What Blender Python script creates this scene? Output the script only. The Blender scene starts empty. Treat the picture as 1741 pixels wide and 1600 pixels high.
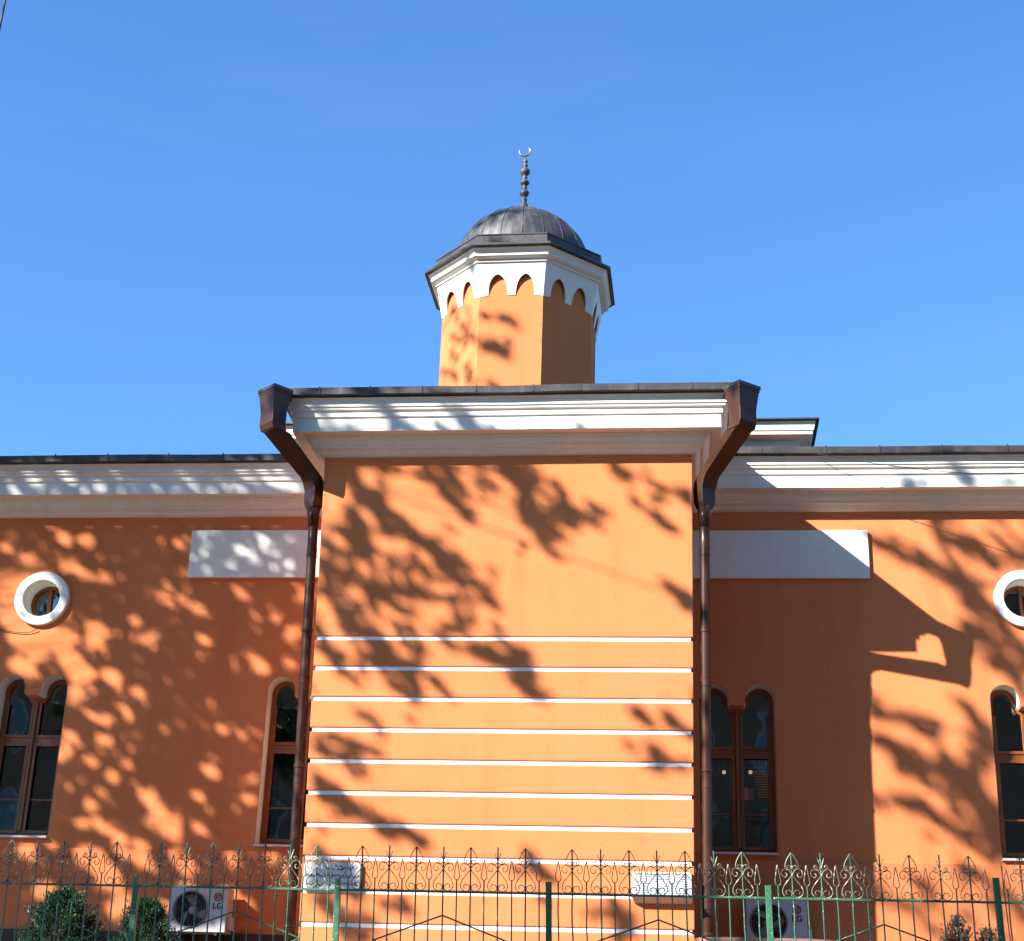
import bpy, bmesh, math, random
from mathutils import Vector, Matrix
from mathutils.geometry import tessellate_polygon
R = math.radians
random.seed(7)
scene = bpy.context.scene
COL = scene.collection

# ------------------------------------------------------------------ camera
PITCH, YAW, ROLL, FPX = R(21.663), R(6.163), R(1.918), 2800.13
CAM = Vector((0, -20, 1.65))
fw = Vector((-math.sin(YAW)*math.cos(PITCH), math.cos(YAW)*math.cos(PITCH), math.sin(PITCH)))
rt0 = Vector((math.cos(YAW), math.sin(YAW), 0)); up0 = rt0.cross(fw)
RT = rt0*math.cos(ROLL)+up0*math.sin(ROLL); UP = -rt0*math.sin(ROLL)+up0*math.cos(ROLL)
cd = bpy.data.cameras.new('camera'); cam = bpy.data.objects.new('camera', cd); COL.objects.link(cam)
cam.matrix_world = Matrix(((RT.x, UP.x, -fw.x, CAM.x), (RT.y, UP.y, -fw.y, CAM.y), (RT.z, UP.z, -fw.z, CAM.z), (0, 0, 0, 1)))
cd.sensor_fit = 'HORIZONTAL'; cd.sensor_width = 36; cd.lens = 36*FPX/1741
cd.clip_start = .1; cd.clip_end = 3000
scene.camera = cam
def at(px, py, Y):
    """world point on the upright plane y=Y seen at survey pixel px,py of the 1741x1600 photograph"""
    d = fw+RT*((px-870.5)/FPX)-UP*((py-800)/FPX)
    return CAM+d*((Y-CAM.y)/d.y)

# ------------------------------------------------------------------ light
SA, SB = 1.088, .943                      # sun travel per metre towards the wall: x, -z
SDIR = Vector((SA, 1, -SB)).normalized()
sd = bpy.data.lights.new('sun', 'SUN'); sd.energy = 15.0; sd.angle = R(.53); sd.color = (1, .98, .99)
so = bpy.data.objects.new('sun', sd); COL.objects.link(so)
so.rotation_euler = (-SDIR).to_track_quat('Z', 'Y').to_euler(); so.location = (-20, -20, 30)
w = bpy.data.worlds.new('World'); scene.world = w; w.use_nodes = True
nt = w.node_tree; bg = nt.nodes['Background']
sk = nt.nodes.new('ShaderNodeTexSky'); sk.sky_type = 'NISHITA'; sk.sun_disc = False
sk.sun_elevation = math.asin(-SDIR.z); sk.sun_rotation = math.atan2(-SDIR.x, -SDIR.y)
sk.altitude = 200; sk.air_density = 1.0; sk.dust_density = .35; sk.ozone_density = 3.2
tint = nt.nodes.new('ShaderNodeMix'); tint.data_type = 'RGBA'; tint.blend_type = 'MULTIPLY'; tint.inputs[0].default_value = 1
tint.inputs[7].default_value = (.86, 1.36, 1.80, 1); nt.links.new(sk.outputs[0], tint.inputs[6])
wt = nt.nodes.new('ShaderNodeTexCoord'); wm = nt.nodes.new('ShaderNodeMapping'); wm.inputs['Scale'].default_value = (1.2, 1.2, 9)
wn_ = nt.nodes.new('ShaderNodeTexNoise'); wn_.inputs['Scale'].default_value = 2.4; wn_.inputs['Detail'].default_value = 7; wn_.inputs['Roughness'].default_value = .62
nt.links.new(wt.outputs['Generated'], wm.inputs[0]); nt.links.new(wm.outputs[0], wn_.inputs['Vector'])
wr = nt.nodes.new('ShaderNodeValToRGB'); wr.color_ramp.elements[0].position = .52; wr.color_ramp.elements[1].position = .85
wr.color_ramp.elements[1].color = (.05, .05, .05, 1); nt.links.new(wn_.outputs['Fac'], wr.inputs[0])
wx = nt.nodes.new('ShaderNodeMix'); wx.data_type = 'RGBA'; nt.links.new(wr.outputs[0], wx.inputs[0]); nt.links.new(tint.outputs[2], wx.inputs[6]); wx.inputs[7].default_value = (3.6, 4.6, 5.8, 1)
nt.links.new(wx.outputs[2], bg.inputs[0]); bg.inputs[1].default_value = .175
scene.view_settings.view_transform = 'Standard'; scene.view_settings.look = 'None'
scene.view_settings.exposure = 0
scene.cycles.max_bounces = 8

# ------------------------------------------------------------------ materials
def newmat(name):
    m = bpy.data.materials.new(name); m.use_nodes = True
    return m, m.node_tree, m.node_tree.nodes['Principled BSDF']
def noise(nt, scale, detail=4, sc=(1, 1, 1), rough=.6, co=None):
    tc = nt.nodes.new('ShaderNodeTexCoord'); mp = nt.nodes.new('ShaderNodeMapping'); mp.inputs['Scale'].default_value = sc
    nt.links.new(tc.outputs['Object'], mp.inputs[0])
    n = nt.nodes.new('ShaderNodeTexNoise'); n.inputs['Scale'].default_value = scale; n.inputs['Detail'].default_value = detail
    n.inputs['Roughness'].default_value = rough
    nt.links.new(mp.outputs[0], n.inputs['Vector']); return n.outputs['Fac']
def ramp(nt, fac, stops):
    r = nt.nodes.new('ShaderNodeValToRGB'); e = r.color_ramp.elements
    while len(e) < len(stops): e.new(.5)
    for i, (p, c) in enumerate(stops):
        e[i].position = p; e[i].color = (c, c, c, 1) if isinstance(c, (int, float)) else (*c, 1)
    nt.links.new(fac, r.inputs[0]); return r.outputs[0]
def mixc(nt, fac, a, b, mode='MIX'):
    m = nt.nodes.new('ShaderNodeMix'); m.data_type = 'RGBA'; m.blend_type = mode
    for s, v in ((m.inputs[0], fac), (m.inputs[6], a), (m.inputs[7], b)):
        if hasattr(v, 'links') or hasattr(v, 'is_linked'): nt.links.new(v, s)
        elif isinstance(v, (int, float)): s.default_value = v
        else: s.default_value = (*v, 1)
    return m.outputs[2]
def bump(nt, bs, h, strength, dist=.01):
    b = nt.nodes.new('ShaderNodeBump'); b.inputs['Strength'].default_value = strength; b.inputs['Distance'].default_value = dist
    nt.links.new(h, b.inputs['Height']); nt.links.new(b.outputs[0], bs.inputs['Normal'])
def surface(name, c1, c2, rough=.8, big=.7, fine=30, streak=None, bmp=.25, metal=0, fine_amt=.12, dist=.006, spec=.4, spots=None):
    m, nt, bs = newmat(name)
    c = mixc(nt, ramp(nt, noise(nt, big, 5), [(.35, 0.), (.68, 1.)]), c1, c2)
    f = noise(nt, fine, 6)
    c = mixc(nt, 1.0, c, ramp(nt, f, [(.3, 1-fine_amt), (.7, 1+0*fine_amt)]), 'MULTIPLY')
    if streak:
        s = ramp(nt, noise(nt, 1, 6, (streak[0], streak[0], streak[1])), [(.5, 0.), (.75, 1.)])
        s2 = nt.nodes.new('ShaderNodeMath'); s2.operation = 'MULTIPLY'; nt.links.new(s, s2.inputs[0]); s2.inputs[1].default_value = streak[3]
        c = mixc(nt, s2.outputs[0], c, streak[2])
    if spots:
        s = ramp(nt, noise(nt, spots[0], 3), [(spots[1], 0.), (spots[1]+.03, 1.)])
        c = mixc(nt, s, c, spots[2])
    nt.links.new(c, bs.inputs['Base Color'])
    bs.inputs['Roughness'].default_value = rough; bs.inputs['Metallic'].default_value = metal
    bs.inputs['Specular IOR Level'].default_value = spec
    if bmp: bump(nt, bs, noise(nt, fine*2.2, 6), bmp, dist)
    return m
M = {}
M['orange'] = surface('orange_stucco', (.65, .207, .076), (.595, .185, .064), .92, .55, 26, (2.2, .35, (.42, .115, .040), .35), .35, fine_amt=.07, spec=.03, dist=.008, spots=(7, .735, (.36, .095, .032)))
M['orange2'] = surface('orange_stucco_plinth', (.585, .183, .066), (.505, .151, .052), .92, .9, 26, (3, .5, (.40, .12, .05), .4), .35, fine_amt=.08, spec=.04)
M['white'] = surface('white_paint', (.77, .75, .66), (.69, .66, .56), .75, 1.4, 20, (5, .8, (.52, .50, .46), .35), .2, fine_amt=.05, spec=.3)
M['whitegroove'] = surface('white_groove_paint', (.84, .83, .80), (.76, .74, .70), .75, 1.4, 20, None, .2, fine_amt=.05, spec=.3)
M['roof'] = surface('dark_roof_metal', (.055, .05, .05), (.10, .09, .08), .45, 2.2, 30, (9, 3, (.2, .18, .15), .3), .1, metal=.5, fine_amt=.3)
M['dome'] = surface('weathered_lead', (.045, .046, .048), (.085, .082, .074), .55, 1.8, 14, (9, 1.0, (.17, .16, .135), .8), .12, metal=.35, fine_amt=.35)
M['pipe'] = surface('brown_painted_metal', (.052, .023, .013), (.075, .032, .017), .30, 2.5, 40, (10, 1, (.05, .03, .022), .5), .04, metal=.1, fine_amt=.2, spec=.22)
M['wood'] = surface('varnished_wood', (.34, .105, .028), (.22, .066, .02), .35, 3, 30, (20, 1, (.1, .035, .014), .6), .1, fine_amt=.25)
M['fence'] = surface('green_fence_paint', (.040, .155, .072), (.028, .11, .05), .5, 5, 60, None, .3, fine_amt=.3, spots=(38, .63, (.36, .38, .28)), dist=.002)
M['scroll'] = surface('scroll_iron', (.09, .15, .085), (.13, .10, .06), .5, 9, 60, None, .2, fine_amt=.3, spots=(30, .54, (.42, .38, .28)), dist=.002)
M['case'] = surface('off_white_casing', (.50, .49, .47), (.43, .42, .39), .45, 3, 30, (7, 1, (.5, .48, .43), .3), .04, fine_amt=.05)
M['fan'] = surface('grey_plastic', (.46, .46, .46), (.38, .38, .38), .4, 3, 30, None, 0, fine_amt=.1)
M['dgrey'] = surface('radiator_fins', (.07, .07, .07), (.05, .05, .05), .5, 3, 60, None, 0)
M['black'] = surface('black_plastic', (.012, .012, .013), (.02, .02, .02), .6, 3, 30, None, 0)
M['wiremetal'] = surface('wire_grille', (.22, .22, .22), (.3, .3, .3), .4, 3, 30, None, 0, metal=.3)
M['redlogo'] = surface('dark_red_logo', (.28, .045, .03), (.25, .04, .03), .5, 3, 30, None, 0)
M['ink'] = surface('dark_lettering', (.02, .02, .022), (.03, .03, .03), .6, 3, 30, None, 0)
M['inkgrey'] = surface('grey_lettering', (.13, .13, .135), (.2, .2, .2), .6, 3, 30, None, 0)
M['marble'] = surface('pale_stone', (.56, .55, .53), (.48, .47, .45), .5, 5, 25, (9, 3, (.6, .59, .57), .4), .05, fine_amt=.06)
M['blue'] = surface('blue_edging', (.02, .06, .3), (.02, .05, .22), .5, 3, 30, None, 0)
M['skirt'] = surface('dark_stone', (.03, .023, .02), (.05, .038, .032), .8, 3, 20, None, .4)
M['terracotta'] = surface('brown_terracotta', (.20, .10, .07), (.16, .08, .055), .6, 5, 30, None, .2)
M['soil'] = surface('soil', (.035, .025, .018), (.06, .04, .03), .95, 6, 30, None, .6)
M['asphalt'] = surface('asphalt', (.05, .05, .05), (.065, .062, .06), .9, .5, 40, None, .5, fine_amt=.3)
M['paving'] = surface('paving_slabs', (.19, .085, .042), (.15, .068, .034), .85, .8, 18, None, .4, fine_amt=.25)
M['stone'] = surface('rubble_stone', (.26, .24, .21), (.18, .16, .14), .85, 1.5, 9, None, .8, fine_amt=.4, dist=.02)
M['earth'] = surface('earth', (.09, .055, .03), (.06, .045, .025), .95, .3, 9, None, .6, fine_amt=.4)
M['bark'] = surface('bark', (.09, .065, .045), (.05, .037, .028), .9, 3, 20, (14, 1.5, (.03, .022, .017), .8), .9, fine_amt=.4, dist=.03)
M['curtain'] = surface('grey_curtain', (.085, .08, .068), (.05, .048, .042), .9, 2, 8, (30, .4, (.03, .03, .03), .7), .2)
M['facade'] = surface('ochre_plaster', (.32, .21, .13), (.26, .17, .10), .9, .4, 12, None, .2)
M['silver'] = surface('silver_metal', (.34, .33, .31), (.27, .26, .24), .3, 3, 30, None, 0, metal=.7)
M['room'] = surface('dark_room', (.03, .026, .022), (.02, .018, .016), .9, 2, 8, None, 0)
def foliage_mat(name, a, b, c):
    m, nt, bs = newmat(name)
    g = nt.nodes.new('ShaderNodeNewGeometry')
    r = ramp(nt, g.outputs['Random Per Island'], [(0., a), (.5, b), (1., c)])
    nt.links.new(r, bs.inputs['Base Color']); bs.inputs['Roughness'].default_value = .55
    tr = nt.nodes.new('ShaderNodeBsdfTranslucent'); nt.links.new(r, tr.inputs[0])
    mx = nt.nodes.new('ShaderNodeMixShader'); mx.inputs[0].default_value = .18
    nt.links.new(bs.outputs[0], mx.inputs[1]); nt.links.new(tr.outputs[0], mx.inputs[2])
    nt.links.new(mx.outputs[0], nt.nodes['Material Output'].inputs[0]); return m
M['leaf'] = foliage_mat('leaves', (.045, .09, .02), (.07, .12, .03), (.10, .13, .035))
M['thuja'] = foliage_mat('conifer_sprays', (.006, .026, .006), (.012, .044, .010), (.022, .068, .016))
M['juniper'] = foliage_mat('dry_conifer_sprays', (.045, .035, .02), (.09, .055, .03), (.32, .17, .10))
def glassmat():
    m, nt, bs = newmat('window_glass')
    gl = nt.nodes.new('ShaderNodeBsdfGlossy'); gl.inputs['Roughness'].default_value = .03; gl.inputs[0].default_value = (.85, .87, .80, 1)
    tr = nt.nodes.new('ShaderNodeBsdfTransparent'); tr.inputs[0].default_value = (.55, .57, .6, 1)
    fr = nt.nodes.new('ShaderNodeFresnel'); fr.inputs[0].default_value = 1.6
    ad = nt.nodes.new('ShaderNodeMath'); ad.operation = 'ADD'; ad.inputs[1].default_value = .09; nt.links.new(fr.outputs[0], ad.inputs[0])
    mx = nt.nodes.new('ShaderNodeMixShader'); nt.links.new(ad.outputs[0], mx.inputs[0])
    nt.links.new(tr.outputs[0], mx.inputs[1]); nt.links.new(gl.outputs[0], mx.inputs[2])
    n = noise(nt, 1.5, 2); b = nt.nodes.new('ShaderNodeBump'); b.inputs['Strength'].default_value = .08; b.inputs['Distance'].default_value = .05
    nt.links.new(n, b.inputs['Height']); nt.links.new(b.outputs[0], gl.inputs['Normal'])
    nt.links.new(mx.outputs[0], nt.nodes['Material Output'].inputs[0]); return m
M['glass'] = glassmat()
def emis(name, c, s):
    m, nt, bs = newmat(name); bs.inputs['Base Color'].default_value = (*c, 1)
    bs.inputs['Emission Color'].default_value = (*c, 1); bs.inputs['Emission Strength'].default_value = s; return m
M['glow_spot'] = emis('warm_glow_spot', (1, .62, .35), 2.2)  # small self-lit warm spots added behind the glass
M['reflected_glow'] = emis('warm_reflected_glow', (.55, .17, .06), .35)  # emission imitates the reflection of something lit in the window glass

# ------------------------------------------------------------------ object helpers
def tag(o, label=None, cat=None, group=None, kind=None):
    for k, v in (('label', label), ('category', cat), ('group', group), ('kind', kind)):
        if v: o[k] = v
    return o
def empty(name, loc, label, cat, group=None):
    o = bpy.data.objects.new(name, None); COL.objects.link(o); o.location = loc; o.empty_display_size = .3
    return tag(o, label, cat, group)
def link(name, me, mat, parent=None, smooth=False, bevel=0):
    me.materials.clear(); me.materials.append(M[mat] if isinstance(mat, str) else mat)
    if smooth:
        for p in me.polygons: p.use_smooth = True
    o = bpy.data.objects.new(name, me); COL.objects.link(o)
    if parent is not None:
        o.parent = parent
        base = parent
        off = Vector((0, 0, 0))
        while base is not None: off += base.location; base = base.parent
        o.location = -off                      # parts are written in world coordinates
    if bevel:
        b = o.modifiers.new('bevel', 'BEVEL'); b.width = bevel; b.segments = 2; b.limit_method = 'ANGLE'
    return o
class MB:
    def __init__(s): s.v = []; s.f = []
    def add(s, vs, fs):
        n = len(s.v); s.v += [tuple(v) for v in vs]; s.f += [tuple(i+n for i in f) for f in fs]; return s
    def box(s, x0, x1, y0, y1, z0, z1):
        vs = [(x, y, z) for z in (z0, z1) for y in (y0, y1) for x in (x0, x1)]
        return s.add(vs, [(0, 2, 3, 1), (4, 5, 7, 6), (0, 1, 5, 4), (2, 6, 7, 3), (0, 4, 6, 2), (1, 3, 7, 5)])
    def hexa(s, pts):   # 8 points: bottom 4 ccw, top 4 ccw
        return s.add(pts, [(3, 2, 1, 0), (4, 5, 6, 7), (0, 1, 5, 4), (1, 2, 6, 5), (2, 3, 7, 6), (3, 0, 4, 7)])
    def tube(s, pts, rad, n=6, cap=True):
        pts = [Vector(p) for p in pts]; rs = rad if isinstance(rad, (list, tuple)) else [rad]*len(pts)
        t0 = (pts[1]-pts[0]).normalized(); a = t0.orthogonal().normalized(); vs = []
        for i, p in enumerate(pts):
            t = (pts[min(i+1, len(pts)-1)]-pts[max(i-1, 0)])
            t = t.normalized() if t.length > 1e-9 else t0
            a = (a-t*a.dot(t)); a = a.normalized() if a.length > 1e-6 else t.orthogonal().normalized()
            b = t.cross(a)
            for k in range(n):
                an = 2*math.pi*(k+.5)/n; vs.append(p+(a*math.cos(an)+b*math.sin(an))*rs[i])
        fs = [(i*n+k, i*n+(k+1) % n, (i+1)*n+(k+1) % n, (i+1)*n+k) for i in range(len(pts)-1) for k in range(n)]
        if cap: fs += [tuple(range(n-1, -1, -1)), tuple((len(pts)-1)*n+k for k in range(n))]
        return s.add(vs, fs)
    def lathe(s, prof, c, n=32):
        vs = [(c[0]+r*math.cos(2*math.pi*k/n), c[1]+r*math.sin(2*math.pi*k/n), z) for r, z in prof for k in range(n)]
        return s.add(vs, [(i*n+k, i*n+(k+1) % n, (i+1)*n+(k+1) % n, (i+1)*n+k) for i in range(len(prof)-1) for k in range(n)])
    def build(s, name, mat, parent=None, smooth=False, bevel=0):
        me = bpy.data.meshes.new(name); me.from_pydata(s.v, [], s.f)
        bm = bmesh.new(); bm.from_mesh(me); bmesh.ops.recalc_face_normals(bm, faces=bm.faces); bm.to_mesh(me); bm.free()
        return link(name, me, mat, parent, smooth, bevel)
def catmull(pts, n=4):
    P = [Vector(p) for p in pts]; out = []
    for i in range(len(P)-1):
        a = P[max(i-1, 0)]; b = P[i]; c = P[i+1]; d = P[min(i+2, len(P)-1)]
        for k in range(n):
            t = k/n
            out.append(.5*((2*b)+(c-a)*t+(2*a-5*b+4*c-d)*t*t+(3*b-a-3*c+d)*t**3))
    out.append(P[-1]); return out
def plate(name, outlines, y0, y1, mat, parent=None, bevel=0):
    """plate in the xz plane with holes (first outline outer), from y0 to y1"""
    c = bpy.data.curves.new('outline', 'CURVE'); c.dimensions = '2D'; c.fill_mode = 'BOTH'; c.extrude = abs(y1-y0)/2
    for ol in outlines:
        sp = c.splines.new('POLY'); sp.points.add(len(ol)-1); sp.use_cyclic_u = True
        for i, (x, z) in enumerate(ol): sp.points[i].co = (x, z, 0, 1)
    o = bpy.data.objects.new('tmp', c); COL.objects.link(o); bpy.context.view_layer.update()
    me = bpy.data.meshes.new_from_object(o.evaluated_get(bpy.context.evaluated_depsgraph_get()))
    bpy.data.objects.remove(o); bpy.data.curves.remove(c)
    me.transform(Matrix(((1, 0, 0, 0), (0, 0, -1, (y0+y1)/2), (0, 1, 0, 0), (0, 0, 0, 1))))
    me.name = name
    return link(name, me, mat, parent, bevel=bevel)
def text_mesh(body, size, depth=.002):
    c = bpy.data.curves.new('lettering', 'FONT'); c.body = body; c.size = size; c.extrude = depth; c.align_x = 'CENTER'; c.align_y = 'CENTER'; c.offset = size*.02
    o = bpy.data.objects.new('tmp', c); COL.objects.link(o); bpy.context.view_layer.update()
    me = bpy.data.meshes.new_from_object(o.evaluated_get(bpy.context.evaluated_depsgraph_get()))
    bpy.data.objects.remove(o); bpy.data.curves.remove(c)
    me.transform(Matrix(((1, 0, 0, 0), (0, 0, -1, 0), (0, 1, 0, 0), (0, 0, 0, 1)))); return me
def sweep(path, prof, skip_caps=True):
    """profile [(out, z)] swept along a plan polyline, outward is to the right of travel; path items (x, y, dz)"""
    n = len(path); mb = MB(); rows = []
    for i in range(n):
        p = Vector(path[i][:2])
        d0 = (p-Vector(path[i-1][:2])).normalized() if i > 0 else None
        d1 = (Vector(path[i+1][:2])-p).normalized() if i < n-1 else None
        n0 = Vector((d0.y, -d0.x)) if d0 else None; n1 = Vector((d1.y, -d1.x)) if d1 else None
        if n0 is None: m = n1
        elif n1 is None: m = n0
        else: m = (n0+n1)/(1+n0.dot(n1))
        rows.append([(p.x+m.x*o, p.y+m.y*o, z+path[i][2]) for o, z in prof])
    k = len(prof); vs = [v for r_ in rows for v in r_]
    mb.add(vs, [(i*k+j, i*k+j+1, (i+1)*k+j+1, (i+1)*k+j) for i in range(n-1) for j in range(k-1)])
    return mb
def subdivide_path(path, step, wob=0, seed=1):
    rnd = random.Random(seed); out = []
    for i in range(len(path)-1):
        a, b = Vector(path[i]), Vector(path[i+1]); m = max(1, int((b-a).length/step))
        for j in range(m): 
            q = a.lerp(b, j/m); out.append((q.x, q.y, q.z+(rnd.uniform(-wob, wob) if j else 0)))
    out.append(tuple(path[-1])); return out

# ================================================================== BUILDING
D = 1.879                      # how far the bay stands out
def bl(z): return -4.234+(9.02-z)*.0217      # bay left edge
def br(z): return .178-(9.02-z)*.0046        # bay right edge
ZJ = 9.06                      # wall / cornice junction
bld = empty('mosque', (-2.03, 0, 2.2), 'orange stuccoed mosque with white cornices, striped central bay and domed octagonal tower', 'building')
XL, XR = -14.0, 9.0

# window openings
def win_outline(cx, zs, zt, w=.915, e=0.0, narrow=False):
    r = .177-e; pw = w-4*.177                        # arch radius, pendant width
    zsp = zt-.177; zp = zt-.27+e
    L = cx-w/2+e; Rr = cx+w/2-e
    o = [(L, zs+e), (Rr, zs+e)]
    for k in range(13):
        a = math.pi*k/12; o.append((Rr-r+r*math.cos(a), zsp+r*math.sin(a)))
    o += [(cx+pw/2+e, zp+.03), (cx+pw/2+e-.02, zp), (cx-pw/2-e+.02, zp), (cx-pw/2-e, zp+.03)]
    for k in range(13):
        a = math.pi*k/12; o.append((L+r+r*math.cos(a), zsp+r*math.sin(a)))
    return o
def circ(cx, cz, r, n=40): return [(cx+r*math.cos(2*math.pi*k/n), cz+r*math.sin(2*math.pi*k/n)) for k in range(n)]
WINS = [(-8.25, 4.80, 6.85, 'far left arched window, partly cut off by the frame edge'),
        (-4.715, 4.74, 6.845, 'arched window half hidden by the left downpipe'),
        (.712, 4.74, 6.79, 'arched window just right of the striped bay, above the shaded wall unit'),
        (4.205, 4.72, 6.80, 'rightmost arched window with sunlit wooden mullion')]
ROUNDS = [(-8.287, 7.863, 'round window in a white ring, left wing'), (4.25, 7.882, 'round window in a white ring, right wing')]
holes = [win_outline(cx, zs, zt) for cx, zs, zt, l in WINS]+[circ(cx, cz, .245) for cx, cz, l in ROUNDS]
plate('wing_wall', [[(XL, 2.2), (XR, 2.2), (XR, 9.5), (XL, 9.5)]]+holes, 0, .42, 'orange', bld)
# plinth course along the wings and bay
mb = MB()
mb.box(XL, bl(4)-.002, -.03, -.002, 2.2, 4.655).box(br(4)+.002, XR, -.03, -.002, 2.2, 4.645)
mb.build('plinth', 'orange2', bld, bevel=.006)
MB().box(XL, bl(3)-.002, -.09, -.032, 2.2, 3.67).box(br(3)+.004, XR, -.075, -.032, 2.2, 3.5).build('skirting', 'skirt', bld, bevel=.008)
# side and rear walls, floor of the building
mb = MB(); mb.box(XL, XL+.3, .43, 12, 2.2, 9.6).box(XR-.3, XR, .43, 12, 2.2, 9.6).box(XL+.301, XR-.301, 11.7, 12, 2.2, 9.6)
mb.build('side_wall', 'orange', bld)
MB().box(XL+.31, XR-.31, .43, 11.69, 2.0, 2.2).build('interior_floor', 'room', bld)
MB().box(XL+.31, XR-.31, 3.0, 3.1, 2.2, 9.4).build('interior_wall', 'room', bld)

# ---- bay: rusticated blocks separated by white grooves
GZ = [6.82-.357*k for k in range(13)]; GH = .047
def bay_slab(mb, z0, z1, inset, ix=0):
    p = [(bl(z0)+inset+ix, -D+inset, z0), (br(z0)-inset-ix, -D+inset, z0), (br(z0)-inset-ix, -.004, z0), (bl(z0)+inset+ix, -.004, z0),
         (bl(z1)+inset+ix, -D+inset, z1), (br(z1)-inset-ix, -D+inset, z1), (br(z1)-inset-ix, -.004, z1), (bl(z1)+inset+ix, -.004, z1)]
    mb.hexa(p)
mb = MB(); bay_slab(mb, GZ[0]+GH/2, 9.5, 0)
for k in range(13):
    lo = GZ[k+1]+GH/2 if k < 12 else 2.2
    bay_slab(mb, lo, GZ[k]-GH/2, 0)
bay = mb.build('bay_wall', 'orange', bld, bevel=.010)
mb = MB()
for k in range(13): bay_slab(mb, GZ[k]-GH/2+.0005, GZ[k]+GH/2-.0005, .014, .012)
mb.build('groove', 'whitegroove', bay)

# ---- cornice with metal roof edge
ZF = 9.275                                   # underside of the frieze
PROF = [(-.04, ZJ), (.035, 9.075), (.05, 9.085), (.065, 9.10), (.085, 9.125), (.10, 9.135), (.13, 9.142), (.13, 9.168), (.15, 9.185), (.17, 9.205), (.185, 9.228), (.19, 9.245), (.205, 9.262),
        (.21, ZF+.004), (.335, ZF), (.335, 9.432), (.338, 9.442), (.356, 9.452), (.357, 9.505), (.363, 9.516), (.378, 9.524), (.387, 9.535), (.387, 9.552), (.395, 9.560), (.404, 9.566), (.405, 9.58),
        (.405, 9.60), (.410, 9.625), (.420, 9.648), (.432, 9.662), (.433, 9.672), (.30, 9.676)]
PATH = [(XL, 0, -.075), (-4.83, 0, -.07), (bl(9.3), 0, -.045), (bl(9.3), -D, 0), (br(9.3), -D, .012), (br(9.3), 0, -.04), (.6, 0, -.025), (XR, 0, -.03)]
fine_path = []
sweep(subdivide_path(PATH, 1.2, .003, 3), PROF).build('cornice', 'white', bld)
def off(path, dz): return [(x, y, z+dz) for x, y, z in path]
EPROF = [(.30, 9.680), (.499, 9.678), (.503, 9.684), (.505, 9.763), (.497, 9.772), (.40, 9.782), (-.9, 10.05)]
edge = sweep(subdivide_path(PATH, .66, .007, 11), EPROF).build('roof_edge', 'roof', bld)
# seams of the roof edge strips
def seams(a, b, o, n, zz, vert):
    for k in range(n):
        t = (k+.5+random.uniform(-.08, .08))/n
        x = a[0]+(b[0]-a[0])*t; y = a[1]+(b[1]-a[1])*t
        mb = MB()
        if vert == 'f': mb.box(x-.008, x+.008, y-o-.006, y-o+.004, zz-.078, zz+.006)
        else: mb.box(x+(o-.004)*vert, x+(o+.006)*vert, y-.008, y+.008, zz-.078, zz+.006)
        mb.build('seam', 'roof', edge)
seams((XL, 0), (-4.7, 0), .505, 12, 9.708, 'f'); seams((.7, 0), (XR, 0), .505, 11, 9.748, 'f'); seams((bl(9.3)-.3, -D), (br(9.3)+.3, -D), .505, 8, 9.778, 'f')
# roofs
mb = MB()
mb.add([(XL, .9, 9.97), (-3.3, .9, 9.99), (-3.3, 5.5, 10.9), (XL, 5.5, 10.9)], [(0, 1, 2, 3)])
mb.add([(-.7, .9, 10.0), (XR, .9, 10.0), (XR, 5.5, 10.9), (-.7, 5.5, 10.9)], [(0, 1, 2, 3)])
mb.add([(-3.4, -1.0, 10.04), (-.7, -1.0, 10.04), (-.7, 5.5, 10.8), (-3.4, 5.5, 10.8)], [(0, 1, 2, 3)])
mb.add([(XL, 5.5, 10.9), (XR, 5.5, 10.9), (XR, 12.3, 9.6), (XL, 12.3, 9.6)], [(0, 1, 2, 3)])
mb.build('roof', 'roof', bld)

# ---- white panels beside the bay
mb = MB(); mb.box(-6.365, bl(8.5)-.003, -.055, -.002, 8.15, 8.80); mb.build('frieze_panel', 'white', bld, bevel=.006)
mb = MB(); mb.box(br(8.5)+.003, 2.392, -.055, -.002, 8.142, 8.778); mb.build('frieze_panel', 'white', bld, bevel=.006)

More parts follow.
